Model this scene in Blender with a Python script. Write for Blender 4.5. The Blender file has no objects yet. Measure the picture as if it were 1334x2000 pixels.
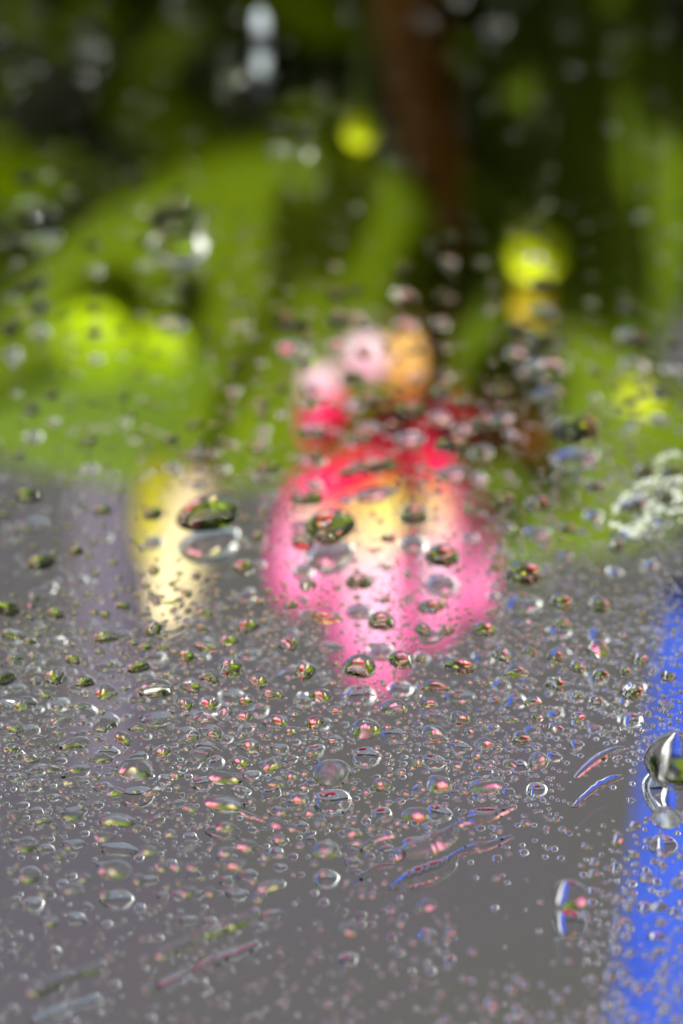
import bpy, bmesh, math, random
from mathutils import Vector, Matrix
rad = math.radians
scene = bpy.context.scene
COL = scene.collection

# ------------------------------------------------------------------ camera
E = rad(42.0)                    # the lens looks 42 degrees down onto the mirror
DIST = 0.53
FPX = 6944.0                     # focal length in photograph pixels (125 mm on 36 mm height)
CAM = Vector((0.0, -DIST * math.cos(E), DIST * math.sin(E)))
FWD = Vector((0.0, math.cos(E), -math.sin(E)))
UP = Vector((0.0, math.sin(E), math.cos(E)))
RIGHT = Vector((1.0, 0.0, 0.0))
cd = bpy.data.cameras.new("camera")
cam = bpy.data.objects.new("camera", cd)
COL.objects.link(cam)
cam.location = CAM
cam.rotation_euler = (rad(90) - E, 0, 0)
cd.sensor_fit = 'VERTICAL'
cd.sensor_height = 36.0
cd.sensor_width = 24.0
cd.lens = 125.0
cd.clip_start = 0.01
cd.clip_end = 2000.0
cd.dof.use_dof = True
cd.dof.focus_distance = 0.493
cd.dof.aperture_fstop = 7.2
scene.camera = cam

# ------------------------------------------------------------------ sky and sun
SUN_EL, SUN_AZ = rad(34), rad(-30)     # azimuth: from behind the camera (-y), turned to the left
w = bpy.data.worlds.new("World")
scene.world = w
w.use_nodes = True
nt = w.node_tree
nt.nodes.clear()
sky = nt.nodes.new("ShaderNodeTexSky")
sky.sky_type = 'NISHITA'
sky.sun_disc = False
sky.sun_elevation = SUN_EL
sky.sun_rotation = rad(180) - SUN_AZ
sky.dust_density = 4.0
sky.air_density = 1.0
hsv = nt.nodes.new("ShaderNodeHueSaturation")       # thin overcast: most of the blue is gone
hsv.inputs["Saturation"].default_value = 0.45
bg = nt.nodes.new("ShaderNodeBackground")
bg.inputs[1].default_value = 0.12
out = nt.nodes.new("ShaderNodeOutputWorld")
nt.links.new(sky.outputs[0], hsv.inputs["Color"])
nt.links.new(hsv.outputs[0], bg.inputs[0])
nt.links.new(bg.outputs[0], out.inputs[0])
sd = bpy.data.lights.new("sun", 'SUN')
sd.energy = 4.4
sd.angle = rad(1.5)
sd.color = (1.0, 0.96, 0.90)
sun = bpy.data.objects.new("sun", sd)
COL.objects.link(sun)
sdir = Vector((math.sin(SUN_AZ) * math.cos(SUN_EL), -math.cos(SUN_AZ) * math.cos(SUN_EL), math.sin(SUN_EL)))
sun.rotation_euler = sdir.to_track_quat('Z', 'Y').to_euler()
sun.location = sdir * 5
scene.view_settings.view_transform = 'Standard'
scene.view_settings.look = 'None'
scene.view_settings.gamma = 1.0
scene.view_settings.exposure = 0.68
scene.cycles.max_bounces = 18
scene.cycles.transmission_bounces = 16
scene.cycles.glossy_bounces = 12
scene.cycles.caustics_reflective = False
scene.cycles.caustics_refractive = False
scene.cycles.sample_clamp_indirect = 8.0
scene.cycles.sample_clamp_direct = 12.0
scene.cycles.use_denoising = True

# ------------------------------------------------------------------ helpers
T_GLASS = 0.0053                # thickness of the mirror glass
T_APP = 0.0028                  # how deep its silver seems to lie, seen at this angle


def ray(px, py):
    return FWD + RIGHT * ((px - 667.0) / FPX) + UP * ((1000.0 - py) / FPX)


def on_mirror(px, py, z=0.0):   # where a line of sight meets the top of the mirror
    r = ray(px, py)
    k = (z - CAM.z) / r.z
    return CAM + r * k


def above(px, py, d):           # where a thing stands whose reflection lies on that line of sight; d picks its upright plane
    r = ray(px, py)
    p = CAM + r * (d * FWD.y / r.y)
    return Vector((p.x, p.y, -p.z - 2 * T_APP))


def link(o, parent=None):
    COL.objects.link(o)
    if parent is not None:
        o.parent = parent
    return o


def tag(o, label=None, cat=None, group=None, kind=None):
    if label: o["label"] = label
    if cat: o["category"] = cat
    if group: o["group"] = group
    if kind: o["kind"] = kind
    return o


def empty(name, loc=(0, 0, 0), label=None, cat=None, group=None):
    o = bpy.data.objects.new(name, None)
    o.location = loc
    o.empty_display_size = 0.01
    return tag(link(o), label, cat, group)


def mesh_obj(name, verts, faces, mat, parent=None, smooth=True, loc=None):
    m = bpy.data.meshes.new(name)
    m.from_pydata([tuple(v) for v in verts], [], faces)
    m.polygons.foreach_set("use_smooth", [smooth] * len(m.polygons))
    m.materials.append(mat)
    m.update()
    o = bpy.data.objects.new(name, m)
    if loc is not None:
        o.location = loc
    return link(o, parent)


def node_mat(name):
    m = bpy.data.materials.new(name)
    m.use_nodes = True
    t = m.node_tree
    t.nodes.clear()
    o = t.nodes.new("ShaderNodeOutputMaterial")
    return m, t, o


def glass(name, ior, col=(1, 1, 1)):
    m, t, o = node_mat(name)
    g = t.nodes.new("ShaderNodeBsdfGlass")
    g.inputs["Color"].default_value = (*col, 1)
    g.inputs["Roughness"].default_value = 0.0
    g.inputs["IOR"].default_value = ior
    t.links.new(g.outputs[0], o.inputs[0])
    return m


def principled(name, col, rough=0.6, metal=0.0, col2=None, scale=40.0, bump=0.0, detail=4.0):
    m, t, o = node_mat(name)
    p = t.nodes.new("ShaderNodeBsdfPrincipled")
    p.inputs["Roughness"].default_value = rough
    p.inputs["Metallic"].default_value = metal
    if rough > 0.75:
        p.inputs["Specular IOR Level"].default_value = 0.08
    p.inputs["Base Color"].default_value = (*col, 1)
    t.links.new(p.outputs[0], o.inputs[0])
    if col2 is not None or bump:
        tc = t.nodes.new("ShaderNodeTexCoord")
        n = t.nodes.new("ShaderNodeTexNoise")
        n.inputs["Scale"].default_value = scale
        n.inputs["Detail"].default_value = detail
        t.links.new(tc.outputs["Object"], n.inputs["Vector"])
        if col2 is not None:
            r = t.nodes.new("ShaderNodeValToRGB")
            r.color_ramp.elements[0].position = 0.35
            r.color_ramp.elements[1].position = 0.65
            r.color_ramp.elements[0].color = (*col, 1)
            r.color_ramp.elements[1].color = (*col2, 1)
            t.links.new(n.outputs[0], r.inputs[0])
            t.links.new(r.outputs[0], p.inputs["Base Color"])
        if bump:
            b = t.nodes.new("ShaderNodeBump")
            b.inputs["Strength"].default_value = bump
            b.inputs["Distance"].default_value = 0.002
            t.links.new(n.outputs[0], b.inputs["Height"])
            t.links.new(b.outputs[0], p.inputs["Normal"])
    return m


def thin_mat(name, stops, trans=0.4, edge=None, edge_amt=1.0, noise=0.15):
    """Petal or leaf: colour runs from base to tip (stops), edge colour towards the margin; partly lets light through.
    UV: u across (0..1), v along (0..1)."""
    m, t, o = node_mat(name)
    uv = t.nodes.new("ShaderNodeUVMap")
    sep = t.nodes.new("ShaderNodeSeparateXYZ")
    t.links.new(uv.outputs[0], sep.inputs[0])
    n = t.nodes.new("ShaderNodeTexNoise")
    n.inputs["Scale"].default_value = 7.0
    t.links.new(uv.outputs[0], n.inputs["Vector"])
    ad = t.nodes.new("ShaderNodeMath"); ad.operation = 'MULTIPLY_ADD'
    t.links.new(n.outputs[0], ad.inputs[0])
    ad.inputs[1].default_value = noise
    t.links.new(sep.outputs[1], ad.inputs[2])
    sb = t.nodes.new("ShaderNodeMath"); sb.operation = 'SUBTRACT'
    t.links.new(ad.outputs[0], sb.inputs[0]); sb.inputs[1].default_value = noise * 0.5
    r = t.nodes.new("ShaderNodeValToRGB")
    el = r.color_ramp.elements
    while len(el) > 1:
        el.remove(el[-1])
    el[0].position = stops[0][0]; el[0].color = (*stops[0][1], 1)
    for ps, c in stops[1:]:
        e = el.new(ps); e.color = (*c, 1)
    t.links.new(sb.outputs[0], r.inputs[0])
    colour = r.outputs[0]
    if edge is not None:
        a = t.nodes.new("ShaderNodeMath"); a.operation = 'SUBTRACT'
        t.links.new(sep.outputs[0], a.inputs[0]); a.inputs[1].default_value = 0.5
        b = t.nodes.new("ShaderNodeMath"); b.operation = 'ABSOLUTE'
        t.links.new(a.outputs[0], b.inputs[0])
        mr = t.nodes.new("ShaderNodeMapRange")
        mr.interpolation_type = 'SMOOTHSTEP'
        mr.inputs["From Min"].default_value = 0.24
        mr.inputs["From Max"].default_value = 0.48
        mr.inputs["To Max"].default_value = edge_amt
        t.links.new(b.outputs[0], mr.inputs["Value"])
        mx = t.nodes.new("ShaderNodeMix"); mx.data_type = 'RGBA'
        t.links.new(mr.outputs[0], mx.inputs["Factor"])
        t.links.new(colour, mx.inputs["A"])
        mx.inputs["B"].default_value = (*edge, 1)
        colour = mx.outputs["Result"]
    p = t.nodes.new("ShaderNodeBsdfPrincipled")
    p.inputs["Roughness"].default_value = 0.65
    p.inputs["Specular IOR Level"].default_value = 0.06
    t.links.new(colour, p.inputs["Base Color"])
    tr = t.nodes.new("ShaderNodeBsdfTranslucent")
    t.links.new(colour, tr.inputs["Color"])
    ms = t.nodes.new("ShaderNodeMixShader")
    ms.inputs[0].default_value = trans
    t.links.new(p.outputs[0], ms.inputs[1])
    t.links.new(tr.outputs[0], ms.inputs[2])
    t.links.new(ms.outputs[0], o.inputs[0])
    return m


def patch(name, base, tip, half, mat, parent=None, profile=None, cup=0.3, bow=0.15, nu=9, nv=14, thick=0.0003, wave=0.0, seed=0):
    """A leaf or petal: a centre line from base to tip bowed along its normal, half = half width vector at the widest
    point, cup lifts the margins, profile(v) is the relative half width."""
    rng = random.Random(seed)
    base, tip, half = Vector(base), Vector(tip), Vector(half)
    ax = tip - base
    nrm = half.cross(ax).normalized()
    hw = half.length
    org = base.copy()
    verts, faces, uvs = [], [], []
    ph = rng.uniform(0, 6.28)
    for j in range(nv + 1):
        v = j / nv
        pw = profile(v) if profile else max(0.02, math.sin(math.pi * v ** 0.8) ** 0.8)
        c = base + ax * v + nrm * (bow * ax.length * 4 * v * (1 - v))
        for i in range(nu):
            u = i / (nu - 1) * 2 - 1
            p = c + half * (u * pw) + nrm * (-cup * hw * (u * u) * pw)
            p += nrm * (wave * hw * math.sin(v * 14 + ph + u * 2) * abs(u))
            verts.append(p - org)
            uvs.append((u * 0.5 + 0.5, v))
    for j in range(nv):
        for i in range(nu - 1):
            a = j * nu + i
            faces.append((a, a + 1, a + nu + 1, a + nu))
    o = mesh_obj(name, verts, faces, mat, parent)
    uvl = o.data.uv_layers.new(name="UVMap")
    for lp in o.data.loops:
        uvl.data[lp.index].uv = uvs[lp.vertex_index]
    o.location = org - (parent.location if parent is not None else Vector((0, 0, 0)))
    if thick:
        s = o.modifiers.new("thickness", 'SOLIDIFY')
        s.thickness = thick
        s.offset = 0
    return o


def tube(name, pts, radii, mat, parent=None, n=10):
    pts = [Vector(p) for p in pts]
    org = pts[0].copy()
    verts, faces = [], []
    for k, p in enumerate(pts):
        a = pts[max(0, k - 1)]; b = pts[min(len(pts) - 1, k + 1)]
        d = (b - a).normalized()
        s = d.cross(Vector((0.31, 0.2, 0.93))).normalized()
        q = d.cross(s)
        for i in range(n):
            t = 2 * math.pi * i / n
            verts.append(p + (s * math.cos(t) + q * math.sin(t)) * radii[k] - org)
    for k in range(len(pts) - 1):
        for i in range(n):
            a, b = k * n + i, k * n + (i + 1) % n
            faces.append((a, b, b + n, a + n))
    faces.append(tuple(range(n))[::-1])
    faces.append(tuple((len(pts) - 1) * n + i for i in range(n)))
    o = mesh_obj(name, verts, faces, mat, parent)
    o.location = org - (parent.location if parent is not None else Vector((0, 0, 0)))
    return o


def spindle(name, a, b, rads, mat, parent=None, n=16, ridge=0.06):
    """A closed bud between two points, its radius following rads; UV v along, u around."""
    a, b = Vector(a), Vector(b)
    d = (b - a).normalized()
    s = d.cross(Vector((0.2, 0.9, 0.3))).normalized()
    q = d.cross(s)
    m = len(rads)
    verts, faces, uvs = [], [], []
    for k, r in enumerate(rads):
        v = k / (m - 1)
        for i in range(n):
            t = 2 * math.pi * i / n
            rr = r * (1 + ridge * math.cos(5 * t + v * 2))
            verts.append((b - a) * v + (s * math.cos(t) + q * math.sin(t)) * rr)
            uvs.append((i / n, v))
    for k in range(m - 1):
        for i in range(n):
            p, r2 = k * n + i, k * n + (i + 1) % n
            faces.append((p, r2, r2 + n, p + n))
    faces.append(tuple(range(n))[::-1])
    faces.append(tuple((m - 1) * n + i for i in range(n)))
    o = mesh_obj(name, verts, faces, mat, parent)
    uvl = o.data.uv_layers.new(name="UVMap")
    for lp in o.data.loops:
        uvl.data[lp.index].uv = uvs[lp.vertex_index]
    o.location = a - (parent.location if parent is not None else Vector((0, 0, 0)))
    return o


def box(name, lo, hi, mat, parent=None, bevel=0.0):
    lo, hi = Vector(lo), Vector(hi)
    c = (lo + hi) / 2
    bm = bmesh.new()
    bmesh.ops.create_cube(bm, size=1.0)
    for v in bm.verts:
        v.co = Vector((v.co.x * (hi.x - lo.x), v.co.y * (hi.y - lo.y), v.co.z * (hi.z - lo.z)))
    if bevel:
        bmesh.ops.bevel(bm, geom=bm.edges[:], offset=bevel, segments=2, affect='EDGES')
    m = bpy.data.meshes.new(name)
    bm.to_mesh(m); bm.free()
    m.materials.append(mat)
    o = bpy.data.objects.new(name, m)
    o.location = c - (parent.location if parent is not None else Vector((0, 0, 0)))
    return link(o, parent)


# ------------------------------------------------------------------ materials
M_WATER = glass("water", 1.333)
M_GLASS = glass("mirror_glass", 1.5, (0.985, 1.0, 0.99))
M_SILVER = principled("silver", (0.93, 0.93, 0.92), 0.0, 1.0)
M_SOIL = principled("soil", (0.035, 0.026, 0.018), 0.95, 0, (0.07, 0.05, 0.035), 60, 0.8)
M_WALL = principled("grey_render", (0.054, 0.0535, 0.0505), 0.9, 0, (0.056, 0.051, 0.066), 7, 0.0, 1.0)
M_COPING = principled("coping_stone", (0.02, 0.02, 0.022), 0.9, 0, (0.03, 0.03, 0.03), 12, 0.3)
M_MAUVE = principled("mauve_shade", (0.075, 0.058, 0.10), 0.6)
M_BLUE = principled("blue_cloth", (0.045, 0.10, 0.52), 0.8, 0, (0.06, 0.125, 0.60), 30)
M_WHITE = principled("white_paint", (0.80, 0.80, 0.80), 0.5)
M_LICHEN = principled("white_lichen", (0.62, 0.66, 0.60), 0.9, 0, (0.45, 0.52, 0.42), 900, 0.3)
M_STEM = principled("brown_stem", (0.42, 0.16, 0.010), 0.7, 0, (0.26, 0.11, 0.010), 80)
M_GSTEM = principled("green_stem", (0.10, 0.15, 0.02), 0.6)
M_PETAL = thin_mat("pink_petal", [(0.0, (0.80, 0.03, 0.03)), (0.12, (0.88, 0.50, 0.10)), (0.26, (0.90, 0.74, 0.40)),
                                 (0.42, (0.93, 0.64, 0.80)), (0.68, (0.93, 0.50, 0.75)), (1.0, (0.90, 0.05, 0.36))],
                   0.4, (0.92, 0.03, 0.38), 0.95)
M_REDPETAL = thin_mat("red_petal", [(0.0, (0.55, 0.005, 0.015)), (0.5, (0.90, 0.006, 0.10)), (1.0, (0.92, 0.02, 0.28))], 0.4)
M_HOTPINK = thin_mat("hot_pink_petal", [(0.0, (0.80, 0.03, 0.10)), (0.5, (0.92, 0.08, 0.30)), (1.0, (0.93, 0.16, 0.42))], 0.45)
M_PALEGLINT = thin_mat("pale_glint", [(0.0, (0.85, 0.22, 0.38)), (0.35, (0.88, 0.58, 0.70)), (1.0, (0.90, 0.72, 0.78))], 0.4)  # pale colour standing for blurred sun glints
M_ORANGE = thin_mat("orange_glint", [(0.0, (0.62, 0.18, 0.02)), (0.4, (0.85, 0.50, 0.15)), (1.0, (0.80, 0.50, 0.16))], 0.4)
M_DARKRED = thin_mat("dark_red_petal", [(0.0, (0.16, 0.01, 0.012)), (1.0, (0.30, 0.01, 0.015))], 0.2)
M_INNER = thin_mat("inner_petal", [(0.0, (0.80, 0.38, 0.03)), (0.35, (0.88, 0.76, 0.18)), (1.0, (0.92, 0.82, 0.60))], 0.3)
M_BUD = thin_mat("cream_bud", [(0.0, (0.88, 0.66, 0.42)), (0.5, (0.90, 0.78, 0.42)), (1.0, (0.82, 0.66, 0.42))], 0.15)
M_YBUD = thin_mat("yellow_side", [(0.0, (0.34, 0.32, 0.01)), (1.0, (0.72, 0.62, 0.03))], 0.3)
M_YELLOW = thin_mat("sunlit_spot", [(0.0, (0.60, 0.66, 0.01)), (1.0, (0.72, 0.84, 0.015))], 0.3)
M_LEAF = thin_mat("broad_leaf", [(0.0, (0.10, 0.155, 0.0005)), (0.5, (0.135, 0.205, 0.0005)), (1.0, (0.11, 0.17, 0.0005))], 0.35)
M_LEAFDEEP = thin_mat("deep_leaf", [(0.0, (0.075, 0.12, 0.001)), (0.5, (0.10, 0.155, 0.001)), (1.0, (0.085, 0.135, 0.001))], 0.3)
M_LEAFPALE = thin_mat("pale_leaf", [(0.0, (0.12, 0.20, 0.012)), (1.0, (0.17, 0.27, 0.03))], 0.35)
M_DAPPLE = thin_mat("sun_dapple", [(0.0, (0.34, 0.52, 0.002)), (1.0, (0.48, 0.64, 0.004))], 0.4)  # sunlight dapples put into the colour
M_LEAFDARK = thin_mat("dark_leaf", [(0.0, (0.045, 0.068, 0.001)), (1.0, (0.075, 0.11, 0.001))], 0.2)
M_LEAFBLACK = thin_mat("shaded_leaf", [(0.0, (0.018, 0.028, 0.002)), (1.0, (0.03, 0.05, 0.002))], 0.1)  # shade inside the hedge put into a near black leaf colour
M_CORE = principled("dark_core", (0.010, 0.011, 0.006), 0.95)  # near black, standing for the shade deep inside the hedges

# ------------------------------------------------------------------ the setting
g = mesh_obj("ground", [(-30, -30, -0.012), (30, -30, -0.012), (30, 30, -0.012), (-30, 30, -0.012)], [(0, 1, 2, 3)], M_SOIL, smooth=False)
tag(g, kind="structure")

wall = empty("garden_wall", (0, 1.25, -0.012), "plain grey rendered wall standing far behind the flowers", "wall")
box("wall_face", (-3, 1.25, -0.012), (3, 1.40, 2.0), M_WALL, wall)
box("coping", (-3.02, 1.19, 2.0), (3.02, 1.43, 2.03), M_COPING, wall, 0.006)

# the mirror the drops stand on: glass over a silvered back
MX0, MX1, MY0, MY1 = -0.15, 0.15, -0.20, 0.19
mirror = empty("mirror", (0, 0, -T_GLASS), "flat mirror lying face up, covered in water drops, reflecting a pink flower", "mirror")
v = [(MX0, MY0, 0), (MX1, MY0, 0), (MX1, MY1, 0), (MX0, MY1, 0),
     (MX0, MY0, -T_GLASS), (MX1, MY0, -T_GLASS), (MX1, MY1, -T_GLASS), (MX0, MY1, -T_GLASS)]
gp = mesh_obj("glass_pane", [Vector(q) - mirror.location for q in v],
              [(0, 1, 2, 3), (0, 4, 5, 1), (1, 5, 6, 2), (2, 6, 7, 3), (3, 7, 4, 0)], M_GLASS, mirror, smooth=False)
sv = mesh_obj("silver_backing", [Vector(q) - mirror.location for q in v[4:]], [(0, 1, 2, 3)], M_SILVER, mirror, smooth=False)

# ------------------------------------------------------------------ plants whose reflection the mirror shows
def shape_ovate(v):
    return max(0.015, (math.sin(math.pi * min(1, v * 0.97 + 0.03) ** 0.75)) ** 0.7)


def shape_pointed(v):
    return max(0.01, (v + 0.14) ** 0.55 * (1 - v) ** 0.62 * 1.55) if v < 1 else 0.01


def shape_round(v):
    return max(0.05, math.sqrt(max(0.0, 1 - (2 * v - 1) ** 2)))


def along(a, b, wpx, d):        # half width vector lying across the line a-b, wpx wide in the photograph
    a, b = Vector(a), Vector(b)
    h = (b - a).cross(Vector((0, 1, 0))).normalized() * (wpx * 0.5 * d / FPX)
    h.z /= math.cos(E)
    return h


def patch_px(name, p0, p1, wpx, d0, mat, parent, d1=None, **kw):
    d1 = d1 or d0
    a, b = above(p0[0], p0[1], d0), above(p1[0], p1[1], d1)
    return patch(name, a, b, along(a, b, wpx, (d0 + d1) / 2), mat, parent, **kw)


fl = empty("pink_flower", above(780, 900, 0.69), "large pink and white blossom held above the mirror, red and yellow at its base", "flower")
patch_px("petal", (760, 900), (775, 1290), 200, 0.705, M_PETAL, fl, 0.70, profile=shape_pointed, cup=-0.2, bow=0.06, seed=1)
patch_px("petal", (650, 905), (572, 1188), 190, 0.688, M_PETAL, fl, 0.685, profile=shape_pointed, cup=0.3, bow=-0.05, seed=3)
patch_px("petal", (875, 915), (930, 1205), 150, 0.688, M_PETAL, fl, 0.685, profile=shape_pointed, cup=0.3, bow=-0.05, seed=4)
patch_px("petal", (700, 895), (738, 1358), 205, 0.676, M_PETAL, fl, 0.672, profile=shape_pointed, cup=0.3, bow=-0.05, seed=5)
patch_px("petal", (825, 900), (848, 1262), 175, 0.679, M_PETAL, fl, 0.675, profile=shape_pointed, cup=0.3, bow=-0.05, seed=2)
patch_px("inner_petal", (755, 930), (752, 1095), 62, 0.668, M_INNER, fl, profile=shape_ovate, cup=0.2, bow=-0.02, seed=6)
patch_px("sepal", (780, 872), (560, 965), 84, 0.668, M_REDPETAL, fl, profile=shape_ovate, cup=0.3, bow=-0.05, seed=7)
patch_px("sepal", (800, 860), (895, 945), 70, 0.672, M_REDPETAL, fl, profile=shape_ovate, cup=0.3, bow=-0.05, seed=8)
spindle("calyx", above(820, 820, 0.69), above(790, 925, 0.688), [0.003, 0.006, 0.008, 0.007, 0.004], M_DARKRED, fl)
tube("stem", [above(830, 850, 0.71), above(850, 700, 0.76), above(850, 330, 0.80), above(810, 60, 0.82), above(795, -250, 0.84), Vector((0.016, 0.33, -0.02))],
     [0.0035, 0.004, 0.006, 0.008, 0.0085, 0.008], M_STEM, fl)

fl3 = empty("pink_flower", (0.030, 0.085, 0.30), "hot pink open blossom added out of view over the mirror to bring pink into the drops", "flower")
c3 = Vector((0.030, 0.085, 0.298))  # unseen blossom added so the drops pick up more pink
for k in range(7):
    t = 2 * math.pi * k / 7 + 0.3
    q3 = c3 + Vector((math.cos(t) * 0.042, math.sin(t) * 0.020 - 0.012, 0.020 * math.sin(t) - 0.014))
    patch("petal", c3, q3, (q3 - c3).cross(Vector((0, -0.8, -0.6))).normalized() * 0.018, M_HOTPINK, fl3, profile=shape_ovate, cup=0.2, bow=0.06, seed=40 + k)
tube("stem", [c3, c3 + Vector((0.06, 0.02, 0.045)), Vector((0.21, 0.13, 0.30)), Vector((0.24, 0.30, -0.02))], [0.002, 0.002, 0.0025, 0.003], M_GSTEM, fl3)

fl2 = empty("half_open_blossom", above(740, 800, 0.675), "small half open red blossom with glints put in as pale pink and orange discs below the large flower", "flower")
patch_px("petal", (690, 830), (588, 805), 115, 0.675, M_REDPETAL, fl2, profile=shape_round, cup=0.3, bow=0.1, seed=11)
patch_px("petal", (630, 785), (622, 712), 76, 0.668, M_PALEGLINT, fl2, profile=shape_round, cup=0.2, bow=0.05, seed=12)  # this disc and the next two: sun glints shaped like petals
patch_px("petal", (708, 745), (718, 650), 88, 0.668, M_PALEGLINT, fl2, profile=shape_round, cup=0.2, bow=0.05, seed=13)
patch_px("petal", (792, 775), (788, 640), 80, 0.668, M_ORANGE, fl2, profile=shape_round, cup=0.2, bow=0.05, seed=14)
patch_px("petal", (760, 780), (790, 880), 150, 0.672, M_DARKRED, fl2, profile=shape_round, cup=0.3, bow=0.1, seed=15)
patch_px("petal", (840, 880), (880, 770), 120, 0.675, M_DARKRED, fl2, profile=shape_round, cup=0.3, bow=0.1, seed=16)

br = empty("withered_leaf", above(980, 850, 0.73), "brown withered leaf behind the pink flower", "leaf")
patch_px("blade", (900, 810), (1060, 890), 120, 0.70, principled("withered", (0.20, 0.075, 0.01), 0.8), br, profile=shape_ovate, seed=17)

bud = empty("cream_bud", above(395, 890, 0.665), "long cream bud with a yellow side hanging beside the pink flower", "bud")
spindle("bud_body", above(400, 885, 0.665), above(322, 1222, 0.66), [0.0015, 0.0036, 0.0045, 0.0050, 0.0054, 0.0056, 0.0050, 0.0038, 0.0012], M_BUD, bud, ridge=0.03)
patch_px("bract", (312, 890), (292, 1110), 72, 0.675, M_YBUD, bud, profile=shape_ovate, cup=0.3, bow=-0.05, seed=18)
tube("stem", [above(400, 890, 0.665), above(430, 840, 0.70), above(440, 780, 0.74), above(450, 500, 0.79), Vector((-0.03, 0.30, -0.02))], [0.0018, 0.002, 0.002, 0.0022, 0.0024], M_GSTEM, bud)

# broad leaves round the flower
lf = empty("broad_leaf", above(700, 430, 0.74), "broad green leaf spreading left of the pink flower", "leaf")
patch_px("blade", (860, 470), (-70, 740), 520, 0.735, M_LEAF, lf, 0.72, profile=shape_ovate, cup=0.03, bow=0.0, wave=0.03, seed=21)
lf2 = empty("pale_leaf", above(430, 760, 0.70), "pale green leaf tip below the broad leaf", "leaf")
patch_px("blade", (540, 770), (-40, 840), 230, 0.731, M_LEAFPALE, lf2, 0.716, profile=shape_ovate, cup=0.05, bow=0.0, seed=22)
yl = empty("sun_dapple", above(180, 720, 0.7165), "bright yellow green painted sun dapple at the left, larger one of a pair", "leaf")
patch_px("blade", (192, 755), (176, 596), 138, 0.7165, M_DAPPLE, yl, profile=shape_round, cup=0.2, seed=23)  # dapple of sun painted as a bright round blade
yl2 = empty("sun_dapple", above(310, 730, 0.7165), "bright yellow green painted sun dapple at the left, smaller one of a pair", "leaf")
patch_px("blade", (305, 750), (325, 632), 100, 0.7165, M_DAPPLE, yl2, profile=shape_round, cup=0.2, seed=24)  # second, smaller dapple painted the same way
lo = empty("olive_leaf", above(560, 860, 0.72), "olive green leaf behind the cream bud and the pink flower", "leaf")
patch_px("blade", (800, 800), (-120, 850), 250, 0.74, M_LEAF, lo, profile=shape_ovate, cup=0.03, bow=0.0, seed=25)
rl = empty("broad_leaf", above(1100, 900, 0.72), "broad green leaf spreading right of the pink flower", "leaf")
patch_px("blade", (900, 790), (1460, 960), 430, 0.72, M_LEAF, rl, 0.70, profile=shape_ovate, cup=0.03, bow=0.0, seed=26)
dk = empty("deep_leaf", above(960, 700, 0.77), "deep green leaf behind the flower, right of the brown stem", "leaf")
patch_px("blade", (840, 560), (1120, 900), 300, 0.77, M_LEAFDEEP, dk, profile=shape_ovate, cup=0.03, bow=0.0, seed=29)
rl2 = empty("pale_leaf", above(1010, 1050, 0.69), "pale green leaf edge touching the right of the pink flower", "leaf")
patch_px("blade", (930, 980), (1060, 1140), 120, 0.695, M_LEAFPALE, rl2, profile=shape_ovate, cup=0.1, seed=27)
dl = empty("upright_leaf", above(1100, 300, 0.78), "dark green upright leaf at the far right of the plants", "leaf")
patch_px("blade", (1090, -60), (1230, 760), 420, 0.80, M_LEAFDEEP, dl, 0.80, profile=shape_ovate, cup=0.03, bow=0.0, seed=28)

for k, (x, y, r, dd, lab) in enumerate([(1048, 500, 55, 0.685, "round yellow green spot painted as sunlit leaf beside a brown stem"),
                                    (1258, 762, 50, 0.668, "flattened yellow green spot painted as sunlit leaf at the right edge of the plants"),
                                    (705, 262, 32, 0.71, "small yellow green spot painted as sunlit leaf in front of the dark hedge")]):
    b = empty("sunlit_spot", above(x, y + r, dd), lab, "bud", "painted sunlit spots among the leaves")
    rr = r * dd / FPX
    spindle("bud_body", above(x, y + r, dd), above(x, y - r, dd), [0.1 * rr, 0.6 * rr, 0.9 * rr, rr, 0.9 * rr, 0.6 * rr, 0.1 * rr], M_YELLOW, b)  # sunlit bit of leaf, its brightness put into the colour
    tube("stem", [above(x, y, dd), above(x + 10, y - 200, 0.76), Vector((above(x, y, dd).x, 0.31, -0.02))], [0.001, 0.0012, 0.0014], M_GSTEM, b)
ob = empty("amber_spot", above(1045, 625, 0.685), "small amber patch painted as sunlit leaf just beside the round yellow green one", "bud")
spindle("bud_body", above(1010, 620, 0.685), above(1070, 565, 0.685), [0.001, 0.003, 0.004, 0.004, 0.003, 0.001], thin_mat("amber_spot", [(0.0, (0.62, 0.42, 0.02)), (1.0, (0.72, 0.60, 0.04))], 0.3), ob)  # lower sunlit bit, painted amber

# low dark hedge behind the flowers
rng = random.Random(5)
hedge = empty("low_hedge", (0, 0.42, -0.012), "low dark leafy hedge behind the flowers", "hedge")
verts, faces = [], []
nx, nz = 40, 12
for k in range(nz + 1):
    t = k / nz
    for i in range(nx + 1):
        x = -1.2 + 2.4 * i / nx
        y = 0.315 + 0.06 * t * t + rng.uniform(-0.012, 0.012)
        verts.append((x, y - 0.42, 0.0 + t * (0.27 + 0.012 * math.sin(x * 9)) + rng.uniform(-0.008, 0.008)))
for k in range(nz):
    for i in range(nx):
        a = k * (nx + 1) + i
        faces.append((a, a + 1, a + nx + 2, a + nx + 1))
mesh_obj("dark_core", verts, faces, M_CORE, hedge, smooth=False)


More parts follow.
